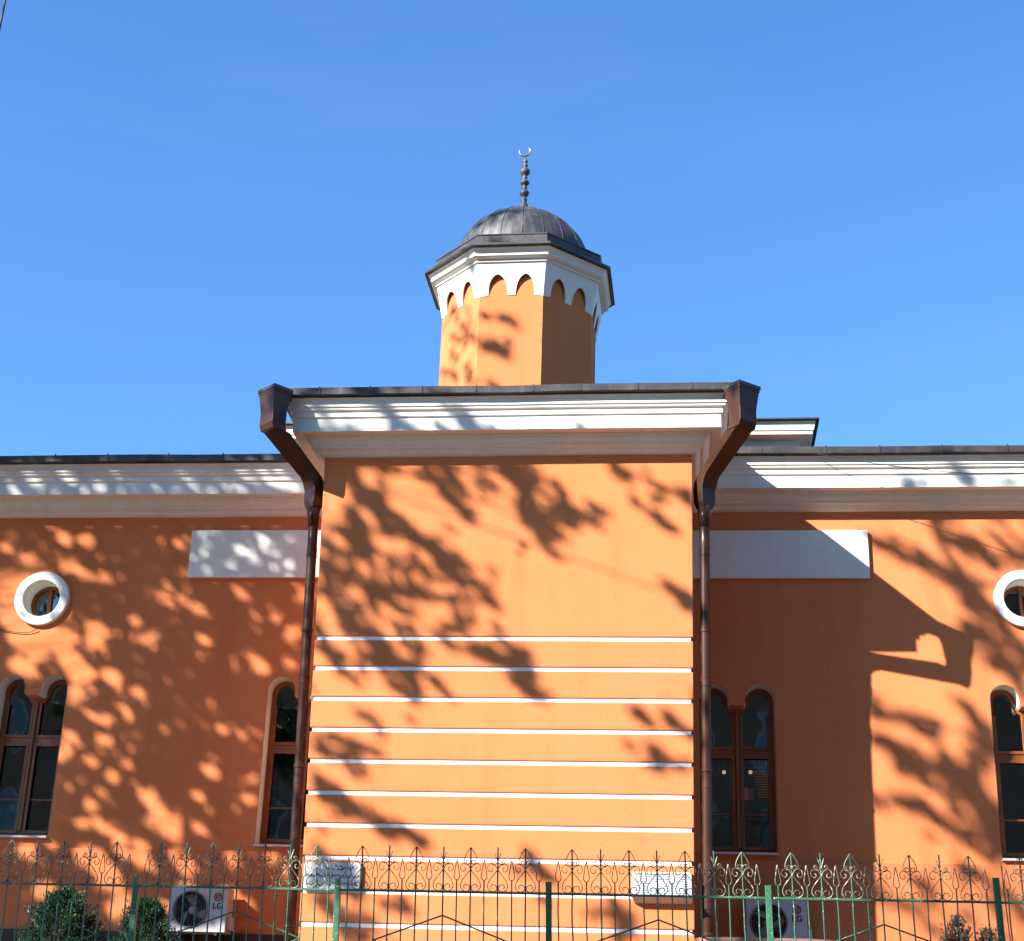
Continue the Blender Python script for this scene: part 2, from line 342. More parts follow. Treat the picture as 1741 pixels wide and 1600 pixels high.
# ---- windows
def arched_window(cx, zs, zt, label, k):
    ol = win_outline(cx, zs, zt, e=.004)
    w = MB(); n = len(ol)      # the reveal is the thing's base mesh
    w.add([(x, -.003, z) for x, z in ol]+[(x, .285, z) for x, z in ol], [(i, (i+1) % n, n+(i+1) % n, n+i) for i in range(n)])
    win = w.build('arched_window', 'white', bld); win['label'] = label
    # frame plate
    ztr = zs+1.24
    W = .915; cl, cr = cx-W/2+.065, cx+W/2-.065; m = .042
    def arch_pane(x0, x1, z0, ztop, inner):        # arched toward the outer side
        r = .118; xc_ = (x1-r) if inner < 0 else (x0+r)
        pts = [(x0, z0), (x1, z0)]
        if inner < 0:
            pts += [(x1, ztop-r)]
            pts = [(x0, z0), (x1, z0), (x1, zt-.33), (x1-.05, zt-.31)]
            pts += [(x0+.115+.115*math.cos(math.pi*q/10), zt-.19+.125*math.sin(math.pi*q/10)) for q in range(11)]
        else:
            pts = [(x0, z0), (x1, z0)]+[(x1-.115+.115*math.cos(math.pi*q/10), zt-.19+.125*math.sin(math.pi*q/10)) for q in range(11)]+[(x0+.05, zt-.31), (x0, zt-.33)]
        return pts
    hs = [arch_pane(cl, cx-m, ztr+.045, zt, -1), arch_pane(cx+m, cr, ztr+.045, zt, 1),
          [(cl, zs+.07), (cx-m, zs+.07), (cx-m, ztr-.045), (cl, ztr-.045)], [(cx+m, zs+.07), (cr, zs+.07), (cr, ztr-.045), (cx+m, ztr-.045)]]
    fr = plate('frame', [win_outline(cx, zs+.01, zt, e=.007)]+hs, .225, .285, 'wood', win, bevel=.006)
    # inner sash frames and mouldings
    s = MB()
    for (x0, x1) in ((cl, cx-m), (cx+m, cr)):
        z0, z1 = zs+.07, ztr-.045
        for b in ((x0-.012, x0+.028, z0-.012, z1+.012), (x1-.028, x1+.012, z0-.012, z1+.012), (x0+.028, x1-.028, z0-.012, z0+.03), (x0+.028, x1-.028, z1-.03, z1+.012)):
            s.box(b[0], b[1], .205, .224, b[2], b[3])
        s.box(x0+.028, x1-.028, .23, .27, zs+.475, zs+.495)
        z0 = ztr+.045
        for b in ((x0-.01, x0+.025, z0-.01, zt-.33), (x1-.025, x1+.01, z0-.01, zt-.33), (x0+.025, x1-.025, z0-.01, z0+.028)):
            s.box(b[0], b[1], .21, .224, b[2], b[3])
    s.box(cx-.02, cx+.02, .185, .204, zs+.08, zt-.31); s.build('sash', 'wood', win, bevel=.005)
    for (x0, x1, z0, z1) in ((cl, cx-m, zs+.06, ztr-.04), (cx+m, cr, zs+.06, ztr-.04), (cl, cx-m, ztr+.04, zt-.05), (cx+m, cr, ztr+.04, zt-.05)):
        MB().box(x0-.01, x1+.01, .252, .258, z0, z1).build('pane', 'glass', win)
    MB().add([(cx-W/2-.0, -.06, zs-.005), (cx+W/2, -.06, zs-.005), (cx+W/2, .23, zs+.03), (cx-W/2, .23, zs+.03),
              (cx-W/2-.0, -.06, zs-.03), (cx+W/2, -.06, zs-.03), (cx+W/2, .23, zs-.03), (cx-W/2, .23, zs-.03)],
             [(0, 1, 2, 3), (7, 6, 5, 4), (0, 4, 5, 1), (1, 5, 6, 2), (2, 6, 7, 3), (3, 7, 4, 0)]).build('sill', 'marble', win)
    # curtain behind the lower panes
    c = MB(); nn = 40; x0, x1 = cx-.44, (cx+.02 if k == 2 else cx+.44)
    vs = []; 
    for i in range(nn+1):
        x = x0+(x1-x0)*i/nn; y = .40+.018*math.sin(i*1.3)+.01*math.sin(i*.5)
        vs += [(x, y, zs), (x, y, ztr+.02)]
    c.add(vs, [(2*i, 2*i+2, 2*i+3, 2*i+1) for i in range(nn)]); c.build('curtain', 'curtain', win, smooth=True)
    return win
wobj = [arched_window(cx, zs, zt, l, k) for k, (cx, zs, zt, l) in enumerate(WINS)]
# glowing shapes behind the right window: warm spots, slats standing in for reflected light
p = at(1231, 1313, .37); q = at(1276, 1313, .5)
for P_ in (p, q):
    MB().lathe([(.001, P_.z-.026), (.018, P_.z-.018), (.026, P_.z), (.018, P_.z+.018), (.001, P_.z+.026)], (P_.x, P_.y), 12).build('glow_spot', 'glow_spot', wobj[2], smooth=True)
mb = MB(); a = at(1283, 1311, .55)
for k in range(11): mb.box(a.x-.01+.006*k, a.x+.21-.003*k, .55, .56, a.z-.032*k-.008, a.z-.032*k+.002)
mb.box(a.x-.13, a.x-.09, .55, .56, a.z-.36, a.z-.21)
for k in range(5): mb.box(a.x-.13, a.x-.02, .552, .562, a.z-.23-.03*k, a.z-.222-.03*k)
mb.build('reflected_slats', 'reflected_glow', wobj[2])

def round_window(cx, cz, label):
    n = 56; prof = [(.247, .01), (.247, -.055), (.256, -.062), (.355, -.062), (.364, -.055), (.364, .0)]
    vs = [(cx+r*math.cos(2*math.pi*k/n), y, cz+r*math.sin(2*math.pi*k/n)) for r, y in prof for k in range(n)]
    win = MB().add(vs, [(i*n+k, i*n+(k+1) % n, (i+1)*n+(k+1) % n, (i+1)*n+k) for i in range(len(prof)-1) for k in range(n)]).build('round_window', 'white', bld)
    win['label'] = label
    vs = [(cx+.243*math.cos(2*math.pi*k/n), y, cz+.243*math.sin(2*math.pi*k/n)) for y in (.0, .27) for k in range(n)]
    MB().add(vs, [(k, (k+1) % n, n+(k+1) % n, n+k) for k in range(n)]).build('reveal', 'white', win, smooth=True)
    plate('frame', [circ(cx, cz, .241), circ(cx, cz, .20)], .22, .262, 'wood', win)
    MB().box(cx-.012, cx+.028, .20, .235, cz-.215, cz+.215).build('mullion', 'wood', win, bevel=.004)
    plate('pane', [circ(cx, cz, .21)], .245, .25, 'glass', win)
for a in ROUNDS: round_window(*a)

# ---- raised roof block behind
mb = MB(); bx0, bx1, by = -5.55, 1.70, 2.0
mb.box(bx0, bx1, by, 7.0, 9.6, 10.9).build('upper_block', 'orange', bld)
BP = [(bx0, 7.0, 0), (bx0, by, 0), (bx1, by, 0), (bx1, 7.0, 0)]
sweep(BP, [(.0, 10.70), (.03, 10.72), (.045, 10.765), (.045, 10.775), (.02, 10.78), (.02, 10.86), (.05, 10.87), (.21, 10.885), (.215, 10.935), (.23, 10.94), (.24, 10.98), (.245, 11.03), (.26, 11.068), (.1, 11.072)]).build('upper_cornice', 'white', bld)
sweep(BP, [(.1, 11.076), (.305, 11.074), (.312, 11.078), (.310, 11.096), (.28, 11.112), (-1.5, 11.45)]).build('upper_roof_edge', 'roof', bld)
MB().box(bx0+1.2, bx1-1.2, 3.2, 5.8, 11.0, 11.44).build('upper_roof', 'roof', bld)

# ---- octagonal tower with dome
TX, TY, TROT = -2.045, -.679, -1.1
def octo(Rr, z, rot=TROT): return [Vector((TX+Rr*math.cos(R(22.5+45*k+rot)), TY+Rr*math.sin(R(22.5+45*k+rot)), z)) for k in range(8)]
def octo_loft(prof):
    mb = MB(); vs = [v for r_, z in prof for v in octo(r_, z)]
    mb.add(vs, [(i*8+k, i*8+(k+1) % 8, (i+1)*8+(k+1) % 8, (i+1)*8+k) for i in range(len(prof)-1) for k in range(8)]); return mb
tower = octo_loft([(1.052, 9.6), (1.045, 11.80)]).build('tower', 'orange', bld)
octo_loft([(1.06, 11.77), (1.138, 11.772), (1.138, 11.787), (1.160, 11.789), (1.160, 11.806), (1.150, 11.813), (1.160, 11.824), (1.196, 11.834), (1.212, 11.846), (1.224, 11.850), (1.224, 11.876),
           (1.218, 11.882), (1.226, 11.90), (1.242, 11.925), (1.262, 11.940), (1.263, 11.947), (1.0, 11.95)]).build('tower_cornice', 'white', tower)
octo_loft([(1.0, 11.952), (1.315, 11.952), (1.318, 11.958), (1.314, 11.985), (1.17, 12.045), (1.165, 12.05), (1.165, 12.165), (1.175, 12.17), (1.175, 12.185), (1.15, 12.19), (.6, 12.21)]).build('eave', 'roof', tower)
# scalloped skirt: two pointed arches cut out of every face
ap = math.cos(R(22.5))
mb = MB()
ZB, ZT = 11.36, 11.785
for k in range(8):
    a = R(45*k+TROT); nrm = Vector((math.cos(a), math.sin(a), 0)); tan = Vector((-nrm.y, nrm.x, 0))
    def P(u, z, inner=0):       # u in -1..1 across the face
        f = (z-ZB)/(ZT-ZB); rad = 1.056+(1.138-1.056)*f
        if inner: rad = rad-.018-.0*f
        half = rad*math.sin(R(22.5)); return Vector((TX, TY, 0))+nrm*(rad*ap)+tan*(u*half)+Vector((0, 0, z))
    def arch(uc, wd):           # ogee-like round arch, from left foot over the top to the right foot
        pts = []
        half = [(1, 0), (.98, .2), (.93, .38), (.83, .57), (.68, .73), (.48, .86), (.29, .935), (.13, .972), (0, 1)]
        pts = [(uc-wd*a_, ZB+.278*b_) for a_, b_ in half]+[(uc+wd*a_, ZB+.278*b_) for a_, b_ in half[-2::-1]]
        return pts
    ol = [(-1, ZB)]+arch(-.42, .30)+arch(.43, .295)+[(1, ZB), (1, ZT), (-1, ZT)]
    ol[0] = (-1, ZB-.02); ol[-3] = (1, ZB-.02)
    n = len(ol); front = [P(u, z) for u, z in ol]; back = [P(u, z, 1) for u, z in ol]
    # close the bottom ends of arches flush
    tri = tessellate_polygon([[Vector((u, (z-ZB)*2.2, 0)) for u, z in ol]])
    fs = [tuple(t) for t in tri]+[tuple(n+i for i in t[::-1]) for t in tri]+[(i, (i+1) % n, n+(i+1) % n, n+i) for i in range(n)]
    mb.add(front+back, fs)
mb.build('scalloped_skirt', 'white', tower)
# dome with standing seams
RD, ZD, KD = .915, 12.17, .99
prof = [(RD, ZD-.02)]+[(RD*math.cos(R(a)), ZD+RD*KD*math.sin(R(a))) for a in (0, 6, 12, 18, 24, 30, 36, 42, 48, 54, 60, 66, 72, 78, 83, 87, 89.5)]
dome = MB().lathe(prof, (TX, TY), 96).build('dome', 'dome', tower, smooth=True)
mb = MB()
for k in range(20):
    a = 2*math.pi*(k+.3)/20
    mb.tube([(TX+(r_+.003)*math.cos(a), TY+(r_+.003)*math.sin(a), z) for r_, z in prof[:-1]], .005, 4)
mb.build('dome_seam', 'dome', dome)
# finial
zt0 = ZD+RD*KD
def fin(z0, z1, *p): return p
prof = [(.085, zt0-.03), (.07, zt0+.02)]
def zz(row): return at(891, row, TY).z
FR = [(352, .06), (347, .045), (344, .032), (342, .04), (339, .042), (337, .028), (335, .032), (333.5, .045), (331, .062), (328.5, .066), (326, .058), (324, .034), (322, .026), (320.5, .036), (319, .036), (317.5, .025), (315.5, .034), (314, .054), (311.5, .066), (309, .058), (307, .034), (305, .025), (303.5, .036), (302, .036), (300, .024), (298.5, .036), (296, .060), (292.5, .070), (289, .060), (286.5, .034), (285, .022), (283.5, .034), (282, .038), (280.5, .03), (279, .018), (277, .03), (275, .036), (273, .028), (271, .015), (268, .013), (266.5, .004)]
prof = [(.09, zt0-.05)]+[(r_, zz(row)) for row, r_ in FR]
axis_shift = 0
finial = MB().lathe(prof, (TX+.0, TY), 20).build('finial', 'dome', tower, smooth=True)
cz = zz(257.5); mb = MB(); cres = []
rad = []
for k in range(25):
    a = R(-90-140+280*k/24); cres.append((TX-.01+.073*math.cos(a), TY, cz+.073*math.sin(a))); rad.append(.004+.011*math.sin(math.pi*k/24))
MB().tube(cres, rad, 8).build('crescent', 'silver', tower, smooth=True)

# ---- downpipes with hoppers
def downpipe(side, label):
    s = side
    def rect(c, a, b, z, rot):   # corners of a box section, a along u, b along v
        u = Vector((math.cos(rot), math.sin(rot), 0)); v = Vector((-u.y, u.x, 0)); c = Vector((c[0], c[1], 0))
        return [Vector((*(c+u*(i*a/2)+v*(j*b/2)).xy, z)) for i, j in ((-1, -1), (1, -1), (1, 1), (-1, 1))]
    rot = R(40)*(1 if s > 0 else -1)
    if s > 0: ctop = at(1262, 690, -D-.56); cb = Vector((.262, -D+.12, 0)); zel = 8.62; xo = at(1197, 850, -D+.12)
    else: ctop = at(466, 695, -D-.56); cb = Vector((-4.30, -D+.14, 0)); zel = 8.62; xo = at(534, 850, -D+.14)
    cb.x = xo.x+(.005 if s > 0 else 0); zt_ = at(0, 660, -D-.56).z; zt_ = ctop.z+.21
    A, B = .25, .20
    secs = [rect(ctop, A*1.27, B*1.3, zt_, rot), rect(ctop, A*1.27, B*1.3, zt_-.045, rot), rect(ctop, A*1.21, B*1.24, zt_-.05, rot), rect(ctop, A, B, zt_-.27, rot), rect(ctop, A, B, zt_-.46, rot)]
    c2 = Vector((cb.x, cb.y, 0)); c1 = Vector((ctop.x, ctop.y, 0)); za, zb_ = zt_-.46, xo.z+.15
    secs[-1] = rect(ctop, A, B, za+.03, rot)
    for t_, dz in ((.035, -.02), (.10, .015), (.90, .065), (.965, .035)):
        secs.append(rect(c1.lerp(c2, t_), A*(1-.17*t_), B*(1-.17*t_), za+(zb_-za)*t_+dz, rot))
    secs.append(rect(cb, A*.82, B*.8, zb_-.03, rot))
    secs.append(rect(cb, A*.76, B*.8, xo.z-.05, rot)); secs.append(rect(cb, .13, .13, xo.z-.12, rot)); 
    mb = MB(); vs = [v for q in secs for v in q]; n = len(secs)
    mb.add(vs, [(i*4+k, i*4+(k+1) % 4, (i+1)*4+(k+1) % 4, (i+1)*4+k) for i in range(n-1) for k in range(4)]+[(n*4-4, n*4-3, n*4-2, n*4-1)])
    pipe_top = xo.z-.11
    # round pipe follows the slight taper of the wall
    pts = []; rr = .058
    for z in (pipe_top, 8.0, 7.0, 6.0, 5.0, 4.0, 2.3):
        x = (br(z)+(cb.x-br(9.0))) if s > 0 else (bl(z)+(cb.x-bl(9.0)))
        pts.append((x, cb.y, z))
    cone = MB().tube([(cb.x, cb.y, pipe_top+.02), (pts[0][0], cb.y, pipe_top-.24)], [.085, rr+.002], 16)
    t = MB().tube(pts[:1]+[(pts[1][0], cb.y, 8.0)]+pts[2:], rr, 18)
    pipe = t.build('downpipe', 'pipe', bld, smooth=True); pipe['label'] = label
    cone.build('reducer', 'pipe', pipe, smooth=True)
    hop = mb.build('hopper', 'pipe', pipe, bevel=.004)
    top = rect(ctop, A*1.33, B*1.38, zt_+.03, rot); bot = rect(ctop, A*1.33, B*1.38, zt_-.012, rot)
    MB().hexa([*bot, *top]).build('hopper_rim', 'roof', pipe)
    # outlet from the gutter into the hopper
    c0 = Vector((br(9.3)+.30 if s > 0 else bl(9.3)-.30, -D-.30, zt_-.02))
    MB().tube([c0, Vector((ctop.x, ctop.y, zt_-.02))], .045, 10).build('outlet', 'roof', pipe)
    for z in (8.35, 6.95, 5.35, 3.6):
        x = (br(z)+(cb.x-br(9.0))) if s > 0 else (bl(z)+(cb.x-bl(9.0)))
        MB().lathe([(rr, z-.02), (rr+.008, z-.018), (rr+.008, z+.018), (rr, z+.02)], (x, cb.y), 18).build('pipe_clamp', 'pipe', pipe)
    for z in (7.9, 6.35, 5.2, 3.9):
        x = (br(z)+(cb.x-br(9.0))) if s > 0 else (bl(z)+(cb.x-bl(9.0)))
        MB().lathe([(rr, z-.05), (rr+.005, z-.048), (rr+.005, z-.04), (rr+.002, z-.038), (rr+.002, z+.038), (rr+.005, z+.04), (rr+.005, z+.048), (rr, z+.05)], (x, cb.y), 18).build('pipe_joint', 'pipe', pipe)
downpipe(-1, 'left brown downpipe in dappled shade'); downpipe(1, 'right brown downpipe with sunlit hopper')

# ================================================================== plaques, wall units
def plaque(px0, px1, py0, py1, label, kind):
    a = at(px0, py1, -D-.05); b = at(px1, py0, -D-.05); e = empty('plaque', ((a.x+b.x)/2, -D, a.z), label, 'plaque')
    th = .05
    MB().box(a.x, b.x, -D-th, -D-.001, a.z, b.z).build('slab', 'marble', e, bevel=.006)
    rnd = random.Random(5 if kind else 9); y = -D-th-.003; mb = MB()
    W = b.x-a.x; H = b.z-a.z
    if kind == 'cursive':
        for li, (f0, f1, zf) in enumerate(((.38, .78, .80), (.04, .97, .50), (.06, .94, .22))):
            x = a.x+W*f0
            while x < a.x+W*f1:
                wl = rnd.uniform(.05, .12); pts = []; amp = rnd.uniform(.25, .5)*H*.22
                n = rnd.randint(5, 8)
                for q in range(n): pts.append((x+wl*q/(n-1)+rnd.uniform(-.008, .008), y, a.z+H*zf+rnd.uniform(-amp, amp)))
                mb.tube(catmull(pts, 3), [rnd.uniform(.002, .0048) for _ in range((n-1)*3+1)], 4); x += wl*rnd.uniform(.85, 1.1)
                if rnd.random() < .5: mb.tube([(x, y, a.z+H*(zf+.11)), (x+.012, y, a.z+H*(zf+.13))], .003, 4)
        mb.tube(catmull([(a.x+W*.5, y, a.z+H*.76), (a.x+W*.62, y, a.z+H*.72), (a.x+W*.72, y, a.z+H*.80), (a.x+W*.66, y, a.z+H*.70)], 5), .003, 4)
        mb.build('lettering', 'ink', e)
    else:
        for li in range(9):
            zf = .92-.1*li; x = a.x+W*(.06+(.05 if li == 0 else 0)); h = (.011 if li else .016)
            while x < a.x+W*(.96 if li else .90):
                wl = rnd.uniform(.006, .013)
                if rnd.random() > .14:
                    z = a.z+H*zf-.012
                    mb.box(x, x+.0035, y, y+.002, z, z+h)
                    if rnd.random() < .6: mb.box(x+.0036, x+wl*.8, y, y+.002, z+h*rnd.choice((0, .4, .75)), z+h*rnd.choice((0, .4, .75))+.0035)
                    if rnd.random() < .4: mb.box(x+wl*.8, x+wl*.8+.003, y, y+.002, z, z+h)
                x += wl+.0045
        mb.build('lettering', 'inkgrey' if True else 'ink', e)
        MB().box(a.x-.005, b.x+.005, -D-.075, -D-.001, a.z-.024, a.z-.004).build('blue_edging', 'blue', e)
        MB().hexa([(a.x+.03, -D-.02, a.z-.085), (b.x, -D-.02, a.z-.085), (b.x, -D-.001, a.z-.085), (a.x+.03, -D-.001, a.z-.085),
                   (a.x, -D-.13, a.z-.026), (b.x+.01, -D-.13, a.z-.026), (b.x+.01, -D-.001, a.z-.026), (a.x, -D-.001, a.z-.026)]).build('ledge', 'marble', e, bevel=.004)
plaque(514, 613.5, 1467, 1511, 'pale stone plaque with black flowing script low on the striped bay', 'cursive')
plaque(1074, 1176, 1483.5, 1521, 'pale stone plaque with rows of small grey print, low on the bay', '')

def ac_unit(px0, px1, py0, py1, label, group, seed):
    Y = -.42; a = at(px0, py1, Y); b = at(px1, py0, Y)
    x0, z1 = a.x, b.z; W = .685; H = .52
    z0 = z1-H; x1 = x0+W; yb = -.13
    e = empty('air_conditioner', ((x0+x1)/2, -.25, z0), label, 'air conditioner', group)
    fc = (x0+.25, z0+.255); fr = .208
    # casing: front panel with round hole and box body
    plate('front_panel', [[(x0, z0), (x1, z0), (x1, z1), (x0, z1)], circ(fc[0], fc[1], fr, 40)], Y, Y+.02, 'case', e, bevel=.005)
    m = MB(); m.box(x0+.004, x1-.004, Y+.021, yb, z1-.012, z1-.001).box(x0+.004, x1-.004, Y+.021, yb, z0+.001, z0+.012).box(x0+.002, x0+.012, Y+.021, yb, z0+.013, z1-.013).box(x1-.012, x1-.002, Y+.021, yb, z0+.013, z1-.013).box(x0+.013, x1-.013, yb-.012, yb-.001, z0+.013, z1-.013)
    m.box(x0+.475, x0+.487, Y+.021, yb-.013, z0+.013, z1-.013)
    m.build('casing', 'case', e)
    MB().box(x0+.02, x0+.47, yb-.05, yb-.014, z0+.02, z1-.02).build('radiator', 'dgrey', e)
    # fan
    f = MB(); yf = Y+.10
    for k in range(3):
        an = R(80+120*k+seed*25); vs = []
        for i in range(9):
            t = i/8; r_ = .045+t*.145; sw = an+.55*t; wd = .42+.35*math.sin(math.pi*min(1, t*1.1))*.9
            for sgn in (-1, 1):
                th = sw+sgn*wd*.5; vs.append((fc[0]+r_*math.cos(th), yf-sgn*.028, fc[1]+r_*math.sin(th)))
        f.add(vs, [(2*i, 2*i+1, 2*i+3, 2*i+2) for i in range(8)])
    f.build('fan_blade', 'fan', e, smooth=True)
    n = 24; hub = MB(); pr = [(.001, -.03), (.03, -.026), (.05, -.01), (.055, .03)]
    hub.add([(fc[0]+r_*math.cos(2*math.pi*k/n), yf+y, fc[1]+r_*math.sin(2*math.pi*k/n)) for r_, y in pr for k in range(n)],
            [(i*n+k, i*n+(k+1) % n, (i+1)*n+(k+1) % n, (i+1)*n+k) for i in range(3) for k in range(n)]).build('fan_hub', 'fan', e, smooth=True)
    g = MB()
    for r_ in (.05, .08, .11, .14, .17, .200, .214):
        g.tube([(fc[0]+r_*math.cos(2*math.pi*k/36), Y-.006-.02*(1-(r_/.22)**2), fc[1]+r_*math.sin(2*math.pi*k/36)) for k in range(37)], .0016 if r_ < .19 else .004, 5, False)
    for k in range(8):
        an = math.pi*2*k/8
        g.tube([(fc[0]+.03*math.cos(an), Y-.026, fc[1]+.03*math.sin(an)), (fc[0]+.21*math.cos(an), Y-.005, fc[1]+.21*math.sin(an))], .0018, 4)
    g.build('grille', 'wiremetal', e)
    # badge
    bx, bz = x0+.572, z1-.118; br_ = .052; yy = Y-.003
    badge = plate('badge', [circ(bx, bz, br_, 32)], yy, Y-.0005, 'redlogo', e)
    lg = MB()
    def stroke(pts, r_=.0035): lg.tube([(bx+u*br_, yy-.002, bz+v*br_) for u, v in pts], r_, 4)
    stroke([(.62*math.cos(R(a)), .62*math.sin(R(a))) for a in range(70, 361, 15)]+[(.62, 0), (.25, 0)], .003)
    stroke([(-.02, .42), (-.02, -.35), (.2, -.35)], .003); stroke([(-.32, .22), (-.27, .26)], .005)
    lg.build('emblem', 'case', badge)
    me = text_mesh('LG', .098); me.transform(Matrix.Translation((bx+.002, Y-.002, bz-.105))); link('lettering', me, 'ink', e)
    # valve cover on the side and brackets
    MB().box(x1+.001, x1+.055, Y+.06, yb-.04, z0+.03, z0+.19).build('valve_cover', 'case', e, bevel=.012)
    for xx in (x0+.10, x1-.12):
        MB().add([(xx+i, y, z) for i in (0, .03) for y, z in ((Y, z0-.04), (Y, z0-.005), (-.095, z0-.005), (-.095, z0-.45), (-.13, z0-.45), (-.13, z0-.04))],
                 [(0, 1, 2, 5), (2, 3, 4, 5), (11, 8, 7, 6), (11, 10, 9, 8)]+[(i, (i+1) % 6, 6+(i+1) % 6, 6+i) for i in range(6)]).build('bracket', 'black', e)
    c = [(x1+.03, -.25, z0+.05), (x1+.07, -.2, z0-.05), (x1+.05, -.15, z0-.25), (x1-.02, -.12, z0-.6)]
    MB().tube(catmull(c, 5), .012, 8).build('hose', 'black', e, smooth=True)
ac_unit(285, 383, 1508, 1580, 'white outdoor cooling unit low on the left wing beside a dark conifer, in dappled sun', 'outdoor cooling units', 0)
ac_unit(1270, 1372, 1529, 1600, 'white outdoor cooling unit behind a green fence post, in full shade under the arched window', 'outdoor cooling units', 1)

# ================================================================== ground
YARD = 2.2
def sheet(name, x0, x1, y0, y1, z, mat):
    return tag(MB().add([(x0, y0, z), (x1, y0, z), (x1, y1, z), (x0, y1, z)], [(0, 1, 2, 3)]).build(name, mat), kind='structure')
sheet('ground', -1200, 1200, -1200, 1200, -.02, 'earth')
sheet('road', -150, 150, -27, -8.6, 0.0, 'asphalt')
tag(MB().box(-150, 150, -8.6, -6.3, -.1, .13).build('pavement', 'paving', bevel=.02), kind='structure')
tag(MB().box(-60, 60, -5.35, 14, 0, YARD-.004).build('terrace', 'paving'), kind='structure')
tag(MB().box(-60, 60, -5.75, -5.352, 0, 2.02).box(-60, 60, -5.8, -5.33, 2.023, 2.10).build('retaining_wall', 'stone', bevel=.02),
    'low stone retaining wall that carries the green iron fence', 'wall')
sheet('yard', -60, 60, -5.33, 0.5, YARD, 'paving')

# ================================================================== fence
FY = -5.5; RZ = at(870, 1518, FY).z
fence = empty('metal_fence', (-1.5, FY, 2.1), 'green wrought iron fence with spade and fan finials across the bottom of the picture', 'fence')
TILT = -.024; U = .00141
def F2(x, h, y=0): return Vector((x+TILT*h, FY+y, RZ+h))     # x at rail level, h above the rail
def scroll_set(kind):
    L = []
    low = [(36, 22), (43, 32), (37, 43), (25, 47), (12, 40), (5, 27), (10, 13), (26, 4), (48, 11), (62, 34), (56, 62), (36, 92), (13, 120), (2, 137), (8, 152), (24, 170), (44, 173), (60, 160), (62, 140), (50, 125), (36, 127), (31, 140), (40, 149)]
    if kind in 'SF': L.append((low, .0041))
    if kind == 'S': L.append(([(22, 178), (30, 186), (24, 193), (12, 190), (3, 182), (8, 172), (24, 166), (38, 174), (40, 194), (31, 222), (16, 248), (1, 269)], .0041))
    if kind == 'F':
        L.append(([(27, 176), (34, 184), (27, 194), (40, 190), (41, 176), (30, 166), (16, 168), (4, 180), (8, 200), (15, 222), (21, 243)], .0041))
        L[-1] = ([(33, 186), (26, 181), (22, 190), (30, 197), (41, 190), (40, 175), (28, 166), (14, 170), (3, 184), (9, 208), (20, 240)], .0041)
    if kind == 'L': L.append(([(0, 72), (10, 76), (17, 90), (16, 108), (9, 150), (1, 195)], .0042))
    return L
def make_finial(kind):
    mb = MB()
    for pts, r_ in scroll_set(kind):
        for sg in (-1, 1):
            P_ = [(sg*u*U, 0, v*U) for u, v in pts]
            P_ = catmull(P_, 3)
            # flat strip: tube squeezed across, wide along y
            n0 = len(mb.v); mb.tube(P_, r_, 4)
            for i in range(n0, len(mb.v)): x, y, z = mb.v[i]; mb.v[i] = (x+TILT*z, y*1.9, z)
    if kind in 'SF':
        for v in (30, 137): mb.box(-.008+TILT*v*U, .008+TILT*v*U, -.008, .008, (v-7)*U, (v+7)*U)
        if kind == 'S': mb.box(-.007, .007, -.007, .007, 182*U, 192*U)
    me = bpy.data.meshes.new('finial'); me.from_pydata(mb.v, [], mb.f); return me
FIN = {k: make_finial(k) for k in 'SFL'}
FNAME = {'S': 'spade_finial', 'F': 'fan_finial', 'L': 'lance_finial'}
for k in 'SFL': FIN[k].materials.append(M['scroll'])
PATT = 'LSLFLSLFLSLFLSL'
posts = [(-114, 1497.5, 1484), (232, 1504.5, 1489), (574.5, 1512.5, 1492.4), (933, 1518.6, 1500), (1306.5, 1525, 1506), (1697, 1536, 1493), (2105, 1545, 1520)]
PX = [at(p_, r_, FY).x for p_, r_, t_ in posts]
rnd = random.Random(3)
first = True
for i, (pp, pr, pt) in enumerate(posts):
    h = at(pp, pt, FY).z-RZ; x = PX[i]
    hw_ = .0255
    b0 = F2(x, -1.42); t0 = F2(x, h)
    MB().hexa([(b0.x-hw_, FY-.028, b0.z), (b0.x+hw_, FY-.028, b0.z), (b0.x+hw_, FY+.022, b0.z), (b0.x-hw_, FY+.022, b0.z),
               (t0.x-hw_, FY-.028, t0.z), (t0.x+hw_, FY-.028, t0.z), (t0.x+hw_, FY+.022, t0.z), (t0.x-hw_, FY+.022, t0.z)]).build('post', 'fence', fence, bevel=.003)
